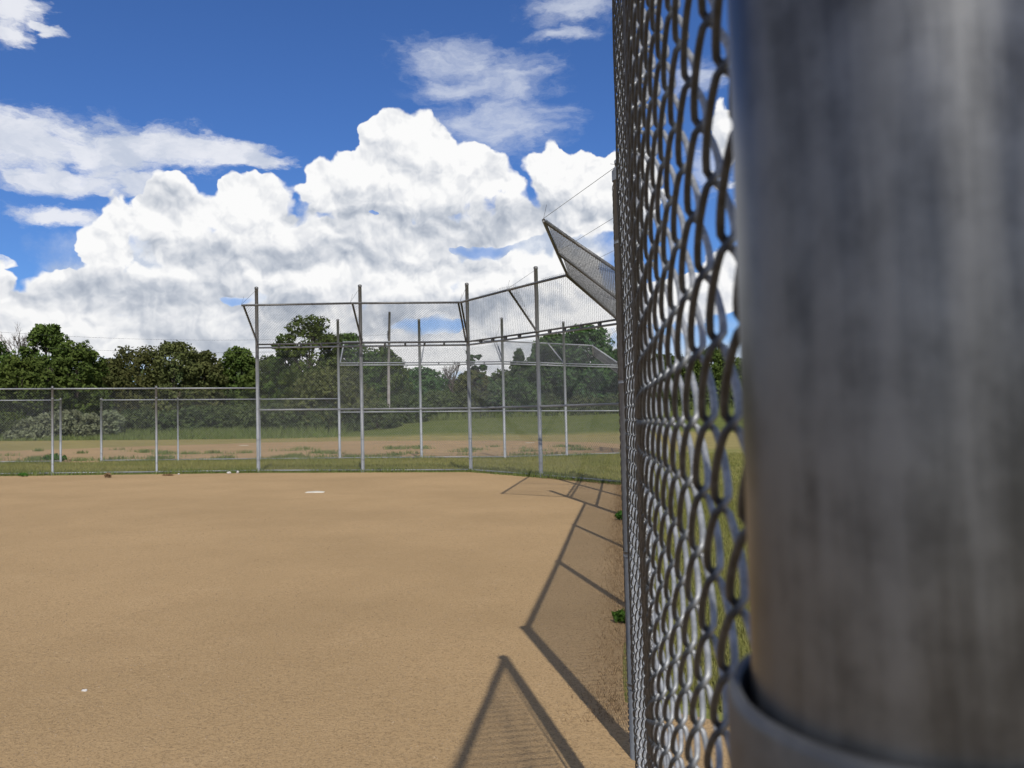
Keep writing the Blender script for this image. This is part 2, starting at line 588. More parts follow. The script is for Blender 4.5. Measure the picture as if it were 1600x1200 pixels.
M_FIELD = field_material()
M_LEAF = leaf_material('broad_leaves', (0.054, 0.094, 0.023), (0.094, 0.143, 0.034), (0.149, 0.186, 0.052))
M_LEAF_OLIVE = leaf_material('olive_leaves', (0.070, 0.084, 0.028), (0.109, 0.118, 0.041), (0.147, 0.144, 0.057))
M_LEAF_POPLAR = leaf_material('poplar_leaves', (0.043, 0.089, 0.034), (0.075, 0.131, 0.046), (0.122, 0.178, 0.062))
M_LEAF_SILVER = leaf_material('silver_leaves', (0.150, 0.170, 0.090), (0.21, 0.235, 0.130), (0.28, 0.30, 0.19))
M_LEAF_SHRUB = leaf_material('shrub_leaves', (0.057, 0.083, 0.031), (0.094, 0.122, 0.046), (0.136, 0.158, 0.068))
M_WEED = leaf_material('weed_leaves', (0.050, 0.130, 0.020), (0.070, 0.160, 0.028), (0.110, 0.190, 0.045))
M_GRASS = leaf_material('grass_blades', (0.160, 0.170, 0.044), (0.235, 0.220, 0.072), (0.32, 0.28, 0.12))
M_TALLGRASS = leaf_material('tall_grass_blades', (0.125, 0.165, 0.044), (0.160, 0.195, 0.060), (0.24, 0.25, 0.115))
M_DRYGRASS = leaf_material('dead_grass_blades', (0.20, 0.125, 0.062), (0.30, 0.20, 0.105), (0.42, 0.31, 0.18))


def simple(name, a, b, scale, rough=0.9, bump=0.3, dist=0.02):
    m, n, out = material(name)
    pos = n.node('ShaderNodeNewGeometry').outputs['Position']
    f = n.noise(pos, scale, 5, 0.65)
    principled(n, out, n.mix(n.step(f, 0.3, 0.7), a, b), rough, 0, f, bump, dist, 0.2)
    return m


M_BARK = simple('bark', (0.045, 0.036, 0.028), (0.10, 0.083, 0.066), 4)
M_DEADWOOD = simple('dead_wood', (0.11, 0.09, 0.075), (0.17, 0.145, 0.12), 4)
M_POLEWOOD = simple('weathered_pole_wood', (0.20, 0.185, 0.165), (0.30, 0.28, 0.255), 3)
M_PLATE = simple('white_rubber', (0.48, 0.44, 0.36), (0.62, 0.58, 0.49), 14)
M_STONE = simple('pale_stone', (0.40, 0.38, 0.35), (0.60, 0.58, 0.55), 20)
M_GRAVEL = simple('gravel_grains', (0.13, 0.090, 0.050), (0.40, 0.30, 0.19), 35)
M_CABLE = simple('black_cable', (0.03, 0.03, 0.035), (0.05, 0.05, 0.055), 5)

# ------------------------------------------------------------------ ground


def grid_sheet(name, xs, ys, mat, lift, warp=None):
    X, Y = np.meshgrid(xs, ys)
    if warp is not None:
        X, Y = warp(X, Y)
    V = np.c_[X.ravel(), Y.ravel(), (ground_z(X, Y) + lift).ravel()]
    nx, ny = len(xs), len(ys)
    i = np.arange(nx * ny).reshape(ny, nx)
    F = np.c_[i[:-1, :-1].ravel(), i[:-1, 1:].ravel(), i[1:, 1:].ravel(), i[1:, :-1].ravel()]
    o = link(name, np_mesh(name, V, F, mat, True))
    o['kind'] = 'structure'
    return o


xs = np.unique(np.r_[np.linspace(-3000, -200, 8), np.linspace(-200, -70, 14), np.linspace(-70, 70, 57), np.linspace(70, 200, 14), np.linspace(200, 3000, 8)])
ys = np.unique(np.r_[-3000, -1000, -200, -40, np.linspace(-40, 62, 30), np.linspace(62, 88, 27), np.linspace(88, 140, 8), 200, 500, 1000, 3000, 5000])
grid_sheet('ground', xs, ys, M_FIELD, 0.0)


def poly_sheet(name, pts, mat, lift, jag, step=0.35):
    """flat outline on the tilted field with a ragged edge"""
    out = []
    k = len(pts)
    for i in range(k):
        a, b = np.array(pts[i][:2], float), np.array(pts[(i + 1) % k][:2], float)
        L = np.hypot(*(b - a))
        n = max(1, int(L / step))
        nrm = np.array([-(b - a)[1], (b - a)[0]]) / L
        for j in range(n):
            q = a + (b - a) * j / n
            w = jag * (0.6 * math.sin(q[0] * 1.9 + q[1] * 2.7) + 0.5 * math.sin(q[0] * 5.3 - q[1] * 4.1 + 1) + rng.normal() * 0.35)
            if j == 0:
                w = 0
            out.append(q + nrm * w)
    import bmesh
    bm = bmesh.new()
    vs = [bm.verts.new((p[0], p[1], gz(p[0], p[1]) + lift)) for p in out]
    f = bm.faces.new(vs)
    bmesh.ops.triangulate(bm, faces=[f])
    me = bpy.data.meshes.new(name)
    bm.to_mesh(me)
    bm.free()
    me.materials.append(mat)
    o = link(name, me)
    if me.polygons[0].normal.z < 0:
        me.flip_normals()
    o['kind'] = 'structure'
    return o


# plan of the near diamond (x right, y away from the viewer)
P = [(-7.04, 23.7), (-4.12, 23.45), (-1.17, 23.3), (0.65, 20.85), (2.36, 18.3), (1.99, 15.27), (1.61, 12.25)]
LEFT = [(-7.04, 23.7), (-9.72, 23.4), (-12.42, 23.15), (-15.4, 22.9), (-18.4, 22.6)]
RIGHT = [(1.61, 12.25), (1.21, 9.23), (0.845, 6.30), (0.488, 3.60)]
NEARP = [(0.1045, 0.219), (0.39, 2.66)]
Q = [(-6.35, 31.4), (-3.38, 31.55), (-0.32, 31.3), (2.02, 32.7), (4.45, 34.1), (4.75, 37.1), (5.05, 40.1)]
FAR_R = [(-6.35, 31.4), (-9.2, 31.2), (-12.1, 31.0), (-14.75, 30.75)]
FAR_L = [(-16.05, 30.45), (-18.75, 30.2), (-21.6, 29.95)]

poly_sheet('infield_dirt', [(-40, 20.6), (-40, -12), (5, -12), (5, 3.7), (0.95, 4.0), (0.52, 4.3), (0.9, 6.5), (1.25, 9.3), (1.66, 12.4),
                            (2.05, 15.3), (2.42, 18.2), (0.72, 20.75), (-1.17, 23.2), (-4.1, 23.35), (-7.0, 23.55), (-18.4, 22.5)], M_DIRT, 0.004, 0.07)
poly_sheet('far_infield_dirt', [(-55, 27.5), (-22, 29.9), (-16, 30.5), (-6.3, 31.5), (-0.3, 31.5), (2.0, 33.0), (4.4, 34.5), (5.0, 40), (6.2, 47), (5.0, 52), (-1, 58.5),
                                (-10, 60.5), (-17, 58), (-26, 44), (-55, 40)], M_DIRT_FAR, 0.004, 0.25, 0.6)

# ------------------------------------------------------------------ chain link
PITCHZ = 0.072
HALF = 0.036


def weave_quad(A, B, C, D, r, detail=0, t=0.004, sag=0.0):
    """chain-link fabric filling the planar quad A,B (bottom) C,D (top): one zigzag wire per column"""
    A, B, C, D = [np.array(p, float) for p in (A, B, C, D)]
    ex = (B - A) / np.linalg.norm(B - A)
    nrm = np.cross(ex, D - A)
    nrm /= np.linalg.norm(nrm)
    ez = np.cross(nrm, ex)
    to2 = lambda p: np.array([(p - A) @ ex, (p - A) @ ez])
    q = [to2(p) for p in (A, B, C, D)]
    x0, x1 = min(p[0] for p in q), max(p[0] for p in q)
    z0, z1 = min(p[1] for p in q), max(p[1] for p in q)
    ncol = int((x1 - x0) / HALF)
    nper = int((z1 - z0) / PITCHZ)
    per = {0: 2, 1: 8, 2: 20}[detail]
    sides = {0: 3, 1: 5, 2: 8}[detail]
    th = np.arange(nper * per + 1) / per * 2 * np.pi
    if detail == 0:
        xx = (np.arange(len(th)) % 2) * HALF
        dd = np.zeros_like(th)
    else:
        kk = 0.93 if detail == 1 else 0.975
        xx = HALF / 2 * (1 - np.arcsin(kk * np.cos(th)) / math.asin(kk)) * 1.0
        xx = HALF / 2 + (xx - HALF / 2) * (1 + 2.2 * r / HALF)
        dd = t * np.sign(np.sin(th)) * np.abs(np.sin(th)) ** (0.6 if detail == 1 else 0.34)
    zz = th / (2 * np.pi) * PITCHZ
    VV, FF = [], []
    base = 0

    def inside(p):
        ok = np.ones(len(p), bool)
        for i in range(4):
            a, b = q[i], q[(i + 1) % 4]
            ok &= (b[0] - a[0]) * (p[:, 1] - a[1]) - (b[1] - a[1]) * (p[:, 0] - a[0]) > -1e-4
        return ok
    ang = np.arange(sides) / sides * 2 * np.pi
    for c in range(ncol):
        x = x0 + c * HALF + (xx if c % 2 == 0 else HALF - xx)
        d = dd if c % 2 == 0 else -dd * -1.0 if False else dd
        if detail and c % 2:
            x = x0 + c * HALF + (HALF - xx)
            d = -dd
        z = z0 + zz
        p2 = np.c_[x, z]
        ctr = A + np.outer(x, ex) + np.outer(z, ez) + np.outer(d, nrm)
        if sag:
            wob = sag * (np.sin(x * 3.1 + z * 2.3) + 0.6 * np.sin(z * 5.2 - x * 1.7))
            ctr = ctr + np.outer(wob, nrm)
        tan = np.gradient(ctr, axis=0)
        tan /= np.linalg.norm(tan, axis=1)[:, None]
        s = np.cross(tan, nrm)
        s /= np.linalg.norm(s, axis=1)[:, None]
        u = np.cross(s, tan)
        ring = ctr[:, None, :] + r * (np.cos(ang)[None, :, None] * s[:, None, :] + np.sin(ang)[None, :, None] * u[:, None, :])
        n = len(ctr)
        i = np.arange(n * sides).reshape(n, sides)
        f = np.stack([i[:-1], np.roll(i[:-1], -1, 1), np.roll(i[1:], -1, 1), i[1:]], -1)
        ok = inside((p2[:-1] + p2[1:]) / 2)
        f = f[ok].reshape(-1, 4)
        if len(f) == 0:
            continue
        VV.append(ring.reshape(-1, 3))
        FF.append(f + base)
        base += n * sides
    V = np.concatenate(VV)
    F = np.concatenate(FF)
    used = np.unique(F)
    remap = np.full(len(V), -1, np.int32)
    remap[used] = np.arange(len(used))
    return V[used], remap[F]


def fabric(name, quad, parent, r=0.0021, mat=None, detail=0, t=0.004, sag=0.0):
    V, F = weave_quad(*quad, r, detail, t, sag)
    return link(name, np_mesh(name, V, F, mat or M_WIRE, detail > 0), parent)


def pipe(name, a, b, r, parent, mat=None, n=10):
    m = MB()
    m.tube([a, b], r, n)
    return m.build(name, mat or M_PIPE, parent)


def post(base, h, r, parent, mat=None, ties=(), name='post', n=14):
    """a pipe post with a domed cap as a sub-part and small tie bands pressed round it"""
    m = MB()
    b = Vector(base)
    m.tube([b - Vector((0, 0, 0.1)), b + Vector((0, 0, h))], r, n)
    for tz in ties:
        m.tube([b + Vector((0, 0, tz - 0.010)), b + Vector((0, 0, tz + 0.010))], r * 1.09, n)
    p = m.build(name, mat or M_PIPE, parent)
    c = MB()
    t = b + Vector((0, 0, h))
    c.tube([t - Vector((0, 0, 0.03)), t + Vector((0, 0, 0.012)), t + Vector((0, 0, 0.03)), t + Vector((0, 0, 0.038))],
           [r * 1.12, r * 1.12, r * 0.8, r * 0.15], n)
    o = c.build('cap', mat or M_PIPE_DARK, None)
    o.parent = p
    o.matrix_parent_inverse = Matrix.Identity(4)
    # the pole's own matrix carries its thing's offset already
    o.matrix_parent_inverse = (Matrix.Translation(Vector(parent.location)) @ p.matrix_parent_inverse).inverted()
    return p


H_IN, H_OUT, H_POLE, D_OUT = 3.45, 4.42, 5.12, 1.20


def offset_line(pts, d, side):
    """corner points of a polyline shifted sideways by d with mitred corners"""
    res = []
    k = len(pts)
    nrm = []
    for i in range(k - 1):
        a, b = np.array(pts[i]), np.array(pts[i + 1])
        t = (b - a) / np.linalg.norm(b - a)
        nrm.append(np.array([t[1], -t[0]]) * side)
    for i in range(k):
        if i == 0:
            res.append(np.array(pts[0]) + nrm[0] * d)
        elif i == k - 1:
            res.append(np.array(pts[-1]) + nrm[-1] * d)
        else:
            s = nrm[i - 1] + nrm[i]
            s = s / (s @ s) * 2
            res.append(np.array(pts[i]) + s * d)
    return res


def backstop(name, pts, side, label, lit, outer=None, h_out=None):
    """six bays, each with a vertical fabric and a hooded overhang leaning over the plate"""
    c = np.mean(np.array(pts), axis=0)
    t = thing(name, gp(c[0], c[1]), label, 'backstop')
    outer = outer or offset_line(pts, D_OUT, side)
    h_out = h_out or [H_OUT] * len(pts)
    for i, p in enumerate(pts):
        b = gp(*p)
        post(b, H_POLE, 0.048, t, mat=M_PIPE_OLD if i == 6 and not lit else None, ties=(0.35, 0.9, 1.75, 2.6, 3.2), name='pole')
        # hanger wire from the pole top to the outer rail, with its twisted loose end
        w = MB()
        o = gp(*p)
        oo = Vector((outer[i][0], outer[i][1], o.z + h_out[i]))
        top = o + Vector((0, 0, H_POLE - 0.05))
        w.tube([top, oo + Vector((0, 0, 0.03))], 0.004, 5)
        w.tube([oo + Vector((0, 0, 0.03)), oo + Vector((0.05, 0.04, 0.24))], 0.003, 5)
        w.tube([top, top + (oo - top) * 0.10 + Vector((0, 0, 0.10))], 0.003, 5)
        w.build('hanger_wire', M_PIPE_DARK, t)
    for i in range(len(pts) - 1):
        a, b = gp(*pts[i]), gp(*pts[i + 1])
        oa = Vector((outer[i][0], outer[i][1], a.z + h_out[i]))
        ob = Vector((outer[i + 1][0], outer[i + 1][1], b.z + h_out[i + 1]))
        up = lambda h: Vector((0, 0, h))
        ax = (b - a).normalized()
        e = 0.048
        nin = Vector((outer[i][0] - a.x + outer[i + 1][0] - b.x, outer[i][1] - a.y + outer[i + 1][1] - b.y, 0)).normalized()
        for h, nm in ((0.06, 'bottom_rail'), (H_IN / 2, 'middle_rail'), (H_IN, 'upper_rail')):
            pipe(nm, a + up(h) + ax * e, b + up(h) - ax * e, 0.026 if h > 1 else 0.022, t)
        # overhang frame: lower rail just proud of the upper rail, outer rail, struts
        low_a, low_b = a + up(H_IN + 0.085) + nin * 0.05, b + up(H_IN + 0.085) + nin * 0.05
        pipe('overhang_rail', low_a + ax * 0.02, low_b - ax * 0.02, 0.024, t, M_PIPE if lit else M_PIPE_DARK)  # near overhang frame takes the darker copy, standing in for its underside shade
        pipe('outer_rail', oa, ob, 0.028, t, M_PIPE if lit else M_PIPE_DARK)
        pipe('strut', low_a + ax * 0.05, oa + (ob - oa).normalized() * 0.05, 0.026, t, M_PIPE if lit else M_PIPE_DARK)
        nxt_corner = i + 2 < len(pts) and ax.dot((gp(*pts[i + 2]) - b).normalized()) < 0.95
        if i == len(pts) - 2 or nxt_corner:
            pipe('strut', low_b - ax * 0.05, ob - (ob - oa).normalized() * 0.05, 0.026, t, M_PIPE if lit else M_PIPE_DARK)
        off = nin * 0.055
        fabric('chain_link_panel', (a + up(0.05) + off, b + up(0.05) + off, b + up(H_IN - 0.02) + off, a + up(H_IN - 0.02) + off), t, 0.0027)
        fabric('overhang_panel', (low_a, low_b, ob, oa), t, 0.0028, M_PIPE_OLD)
        # clamps along the rail
        for k in range(1, 5):
            q = low_a.lerp(low_b, k / 5 + 0.03 * math.sin(7 * k + i))
            pipe('rail_clamp', q - ax * 0.02 - up(0.03), q + ax * 0.02 - up(0.03), 0.05, t, M_PIPE_DARK, 8)
    return t


def fence_run(name, pts, h, label, side, group=None, r=0.030, end_r=0.038, top_post=0.04, posts=None, detail=0, wire_r=0.0021, bottom='rail',
              mat_wire=None, mid=False, mat_post=None):
    c = np.mean(np.array(pts), axis=0)
    t = thing(name, gp(c[0], c[1]), label, 'fence', group)
    k = len(pts)
    for i in (range(k) if posts is None else posts):
        rr = end_r if i in (0, k - 1) else r
        post(gp(*pts[i]), h + top_post, rr, t, mat_post, ties=(0.3, h * 0.35, h * 0.65, h - 0.25))
    for i in range(k - 1):
        a, b = gp(*pts[i]), gp(*pts[i + 1])
        ax = (b - a).normalized()
        up = lambda q: Vector((0, 0, q))
        nrm = Vector((ax.y, -ax.x, 0)).normalized() * side
        pipe('top_rail', a + up(h) + ax * r, b + up(h) - ax * r, 0.022, t)
        if mid:
            pipe('middle_rail', a + up(h * 0.5) + ax * r, b + up(h * 0.5) - ax * r, 0.020, t)
        if bottom == 'rail':
            pipe('bottom_rail', a + up(0.06) + ax * r, b + up(0.06) - ax * r, 0.02, t)
        elif bottom == 'wire':
            pipe('tension_wire', a + up(0.05), b + up(0.05), 0.003, t, n=6)
        off = nrm * (r + 0.006)
        fabric('chain_link_panel', (a + up(0.04) + off, b + up(0.04) + off, b + up(h + 0.02) + off, a + up(h + 0.02) + off), t, wire_r,
               mat_wire, detail, 0.0055 if detail else 0.0)
    return t


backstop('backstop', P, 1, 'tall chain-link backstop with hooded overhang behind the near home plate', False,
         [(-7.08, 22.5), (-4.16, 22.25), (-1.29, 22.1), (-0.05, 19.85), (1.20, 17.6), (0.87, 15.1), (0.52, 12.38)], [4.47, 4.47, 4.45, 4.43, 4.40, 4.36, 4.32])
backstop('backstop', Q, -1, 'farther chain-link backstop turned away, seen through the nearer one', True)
fence_run('chain_link_fence', LEFT, 2.33, 'low chain-link fence running left from the near backstop', 1, posts=range(1, 5))
fence_run('chain_link_fence', FAR_R, 2.22, 'farther low chain-link fence between the far backstop and the gap', 1, posts=range(1, 4))
fence_run('chain_link_fence', FAR_L, 2.22, 'short far chain-link fence left of the gap, beside the green weeds', 1)
fence_run('chain_link_fence', RIGHT, 2.40, 'side fence receding edge-on from the near backstop to the gap', 1, posts=range(1, 4), detail=1, wire_r=0.0022, bottom='wire', mat_wire=M_PIPE_OLD, mat_post=M_PIPE_OLD)


def near_fence():
    t = thing('chain_link_fence', gp(0.26, 1.5), 'close foreground chain-link fence with thick blurred terminal post', 'fence')
    b0, b1 = gp(*NEARP[0]), gp(*NEARP[1])
    up = lambda q: Vector((0, 0, q))
    H = 2.68
    # thick terminal post with a loose clamp band
    m = MB()
    R0 = 0.0445
    m.tube([b0 - up(0.1), b0 + up(0.6), b0 + up(1.2), b0 + up(2.0), b0 + up(H + 0.05)], R0, 64)
    p = m.build('terminal_post', M_POLE_NEAR, t)
    band = MB()
    n = 72
    ri, ro = R0 + 0.0025, R0 + 0.0065
    zc = 1.302
    prof = [(ri, -0.06), (ro - 0.0008, -0.06), (ro, -0.058), (ro, 0.0275), (ro - 0.0012, 0.030), (ri + 0.0008, 0.030), (ri, 0.029)]
    k = len(prof)
    V, F = [], []
    for j in range(n):
        a = 2 * math.pi * j / n
        for (q, z) in prof:
            V.append((b0.x + math.cos(a) * q, b0.y + math.sin(a) * q, b0.z + zc + z + 0.06 * (math.cos(a) * 0.45 + math.sin(a) * 0.9) * q))
    for j in range(n):
        for i in range(k):
            F.append((j * k + i, ((j + 1) % n) * k + i, ((j + 1) % n) * k + (i + 1) % k, j * k + (i + 1) % k))
    band.add(V, F)
    bo = band.build('clamp_band', M_BAND, None)
    bo.parent = p
    bo.matrix_parent_inverse = (Matrix.Translation(Vector(t.location)) @ p.matrix_parent_inverse).inverted()
    post(b1, H, 0.030, t, M_PIPE_OLD, ties=(0.35, 0.8, 1.25, 1.7, 2.2))
    up = lambda q: Vector((0, 0, q))
    pipe('top_rail', b0 + up(H - 0.03) + Vector((0.03, 0.05, 0)), b1 + up(H - 0.03) + Vector((0.0, -0.03, 0)), 0.022, t)
    pipe('tension_bar', gp(0.356, 2.61, 0.06), gp(0.356, 2.61, H - 0.02), 0.006, t, n=6)
    # the fabric hangs slack: it follows a gently bowed line in plan
    ky = np.array([0.27, 0.33, 0.60, 0.97, 1.40, 2.00, 2.30, 2.62])
    kx = np.array([0.0800, 0.0855, 0.1113, 0.1470, 0.2080, 0.2930, 0.3050, 0.3450])
    L = 2.40
    V, F = weave_quad((0, 0, 0.03), (L, 0, 0.03), (L, 0, H), (0, 0, H), 0.00185, 2, 0.0043)
    yy = np.linspace(ky[0], ky[-1], 400)
    # smooth interpolation of the plan line
    xx = np.interp(yy, ky, kx)
    ker = np.hanning(41)
    ker /= ker.sum()
    xs_ = np.convolve(np.pad(xx, 20, mode='reflect', reflect_type='odd'), ker, 'valid')
    d = np.r_[0, np.cumsum(np.hypot(np.diff(xs_), np.diff(yy)))]
    sc_ = d[-1] / L
    q = V[:, 0] * sc_
    px_, py_ = np.interp(q, d, xs_), np.interp(q, d, yy)
    tx, ty = np.gradient(xs_, d), np.gradient(yy, d)
    ntx, nty = np.interp(q, d, tx), np.interp(q, d, ty)
    wob = 0.0015 * np.sin(V[:, 2] * 5.1 + q * 3.0) + 0.001 * np.sin(V[:, 2] * 13 - q * 7)
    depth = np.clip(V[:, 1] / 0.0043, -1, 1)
    off = -(V[:, 1]) + wob
    X2, Y2 = px_ + nty * off, py_ - ntx * off
    V = np.c_[X2, Y2, V[:, 2] + ground_z(X2, Y2)]
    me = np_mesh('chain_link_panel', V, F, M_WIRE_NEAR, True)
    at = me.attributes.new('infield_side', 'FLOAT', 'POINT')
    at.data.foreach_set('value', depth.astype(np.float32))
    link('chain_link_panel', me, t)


near_fence()

# ------------------------------------------------------------------ home plate, bases, stones


def plate(x, y, w, ang, label, cat='home plate'):
    pts = [(-w / 2, 0), (w / 2, 0), (w / 2, w / 2), (0, w), (-w / 2, w / 2)]
    ca, sa = math.cos(ang), math.sin(ang)
    c = gp(x, y)
    out = MB()
    k = 5
    V = []
    for z, s in ((0.002, 1.0), (0.010, 1.0), (0.015, 0.95)):
        for (px, py) in pts:
            qx, qy = px * s, (py - w * 0.45) * s
            X, Y = x + qx * ca - qy * sa, y + qx * sa + qy * ca
            V.append((X, Y, gz(X, Y) + z))
    F = []
    for l in range(2):
        for j in range(k):
            F.append((l * k + j, l * k + (j + 1) % k, (l + 1) * k + (j + 1) % k, (l + 1) * k + j))
    cidx = len(V)
    V.append((x, y, c.z + 0.0155))
    for j in range(k):
        F.append((2 * k + j, 2 * k + (j + 1) % k, cidx, cidx))
    out.add(V, F)
    o = out.build('home_plate' if 'plate' in cat else 'base', M_PLATE, None, False)
    return tag(o, label, cat)


plate(-3.93, 17.0, 0.36, 0.1, 'white home plate on the near tan infield')
plate(0.98, 52.0, 0.55, 0.3, 'white plate at the back edge of the far infield, right of middle')
plate(-16.0, 51.0, 0.55, 0.3, 'white plate at the back edge of the far infield, behind the left fence')


def rock(x, y, r, label, name='stone', seed=1, flat=0.6, mat=None):
    g = np.random.default_rng(seed)
    V, F = [], []
    nu, nv = 12, 8
    ph = g.uniform(0, 6, 6)
    for j in range(nv + 1):
        v = math.pi * j / nv
        for i in range(nu):
            u = 2 * math.pi * i / nu
            d = 1 + 0.16 * math.sin(2 * u + ph[0] + v) + 0.12 * math.sin(3 * u + ph[1] - 2 * v) + 0.08 * math.sin(5 * v + ph[2])
            V.append((x + r * d * math.sin(v) * math.cos(u), y + r * d * math.sin(v) * math.sin(u), gz(x, y) + r * flat * (0.75 + d * math.cos(v))))
    for j in range(nv):
        for i in range(nu):
            F.append((j * nu + i, j * nu + (i + 1) % nu, (j + 1) * nu + (i + 1) % nu, (j + 1) * nu + i))
    m = MB()
    m.add(V, [f[::-1] for f in F])
    return tag(m.build(name, mat or M_STONE), label, 'stone')


rock(-2.27, 4.54, 0.014, 'single white pebble on the open tan dirt', 'pebble', 3, 0.45)
rock(-7.72, 23.3, 0.055, 'larger white stone left of the leftmost backstop pole', seed=5)
rock(-7.52, 23.42, 0.045, 'smaller white stone closest to the leftmost backstop pole', seed=6, flat=0.9)
rock(-9.0, 23.1, 0.032, 'lone small white stone at the left fence base in grass', seed=8)
rock(3.3, 88.0, 0.45, 'pale boulder on the grass bank below the dark trees', 'boulder', 9, 0.6)

# ------------------------------------------------------------------ trees


def leaf_cloud(centres, radii, n, size, g, squash=0.85, sizevar=0.4, up=0.35):
    """n small leaf-sized faces spread through clumps; returns V,F"""
    centres = np.asarray(centres)
    radii = np.asarray(radii)
    w = radii ** 2
    idx = g.choice(len(centres), n, p=w / w.sum())
    d = g.normal(size=(n, 3))
    d /= np.linalg.norm(d, axis=1)[:, None]
    rad = radii[idx] * g.uniform(0.35, 1.08, n) ** 0.55
    pos = centres[idx] + d * rad[:, None] * np.array([1, 1, squash])
    nr = d + g.normal(size=(n, 3)) * 0.75 + np.array([0, 0, up])
    nr /= np.linalg.norm(nr, axis=1)[:, None]
    a = np.cross(nr, g.normal(size=(n, 3)))
    a /= np.linalg.norm(a, axis=1)[:, None]
    b = np.cross(nr, a)
    s = size * g.uniform(1 - sizevar, 1 + sizevar, n)[:, None]
    a = a * s
    b = b * s * 0.62
    bend = nr * s * 0.18
    V = np.stack([pos - a, pos + b - bend, pos + a, pos - b - bend], 1).reshape(-1, 3)
    F = np.arange(4 * n).reshape(n, 4)
    return V, F


def crown_clumps(g, H, Rw, base, n, kind):
    c, r = [], []
    for _ in range(n):
        if kind == 'cone':
            z = g.uniform(0.0, 1.0) ** 1.25
            rad = Rw * (1 - z) ** 0.75 * g.uniform(0.25, 1.0) ** 0.5
            rr = Rw * g.uniform(0.16, 0.34) * (1 - 0.45 * z)
        elif kind == 'shrub':
            z = g.uniform(0.0, 0.9)
            rad = Rw * math.sqrt(max(0.02, 1 - z ** 1.6)) * g.uniform(0.1, 1.0) ** 0.5
            rr = Rw * g.uniform(0.18, 0.34)
        else:
            z = g.uniform(0.05, 1.0)
            rad = Rw * math.sqrt(max(0.03, 1 - (2 * z ** 0.8 - 0.85) ** 2 / 1.4)) * g.uniform(0.2, 1.0) ** 0.5
            rr = Rw * (0.13 + 0.25 * g.uniform() ** 1.6) * (1 - 0.2 * z)
        a = g.uniform(0, 2 * math.pi)
        c.append((rad * math.cos(a), rad * math.sin(a), base + (H - base - rr * 0.7) * z))
        r.append(rr)
    return np.array(c), np.array(r)


def trunk_mesh(g, H, r0, clumps, nl, lean=(0, 0)):
    m = MB()
    pts, rr = [], []
    for i in range(7):
        t = i / 6
        pts.append((lean[0] * t * t + g.normal() * 0.04 * H * t * 0.3, lean[1] * t * t + g.normal() * 0.04 * H * t * 0.3, -0.3 + (H * 0.86 + 0.3) * t))
        rr.append(r0 * (1.25 if i == 0 else 1) * (1 - 0.85 * t))
    m.tube(pts, rr, 8)
    order = g.permutation(len(clumps))[:nl]
    for k in order:
        c = clumps[k]
        t0 = min(0.8, max(0.15, (c[2] / H) * 0.62))
        f = t0 * 6
        i = int(f)
        p = Vector(pts[i]).lerp(Vector(pts[min(i + 1, 6)]), f - i)
        q = Vector(c)
        mid = p.lerp(q, 0.55) + Vector((0, 0, 0.04 * H))
        m.tube([p, mid, q], [r0 * (1 - 0.8 * t0) * 0.55, r0 * 0.24, r0 * 0.07], 6)
    return m


def tree(name, x, Y, H, Rw, kind, mat, label, seed, n=12500, base=0.04, clumps=170, leaf=0.165, group=None, r0=None, cat='tree', parts=True, lean=(0, 0), squash=0.85):
    g = np.random.default_rng(seed)
    loc = gp(x, Y)
    t = thing(name, loc, label, cat, group)
    c, r = crown_clumps(g, H, Rw, H * base, clumps, kind)
    c[:, 0] += lean[0] * (c[:, 2] / H) ** 2
    c[:, 1] += lean[1] * (c[:, 2] / H) ** 2
    V, F = leaf_cloud(c, r, n, leaf, g, squash)
    V = V + np.array(loc)
    link('crown' if cat == 'tree' else 'foliage', np_mesh('crown', V, F, mat, False), t)
    if r0 is None:
        r0 = 0.022 * H
    tm = trunk_mesh(g, H, r0, c, 12 if cat == 'tree' else 6, lean)
    tm.V = [v + np.array(loc) for v in tm.V]
    tm.build('trunk' if cat == 'tree' else 'stem', M_BARK, t)
    return t


def at_px(px, Y):
    """ground x for an image column at distance Y along the view"""
    return (px - 800) / 1340.0 * Y


def h_px(px, ytop, Y):
    x = at_px(px, Y)
    yh = 655 + (970 - px) * 0.0245
    return 1.4 + (yh - ytop) / 1340.0 * Y - gz(x, Y)


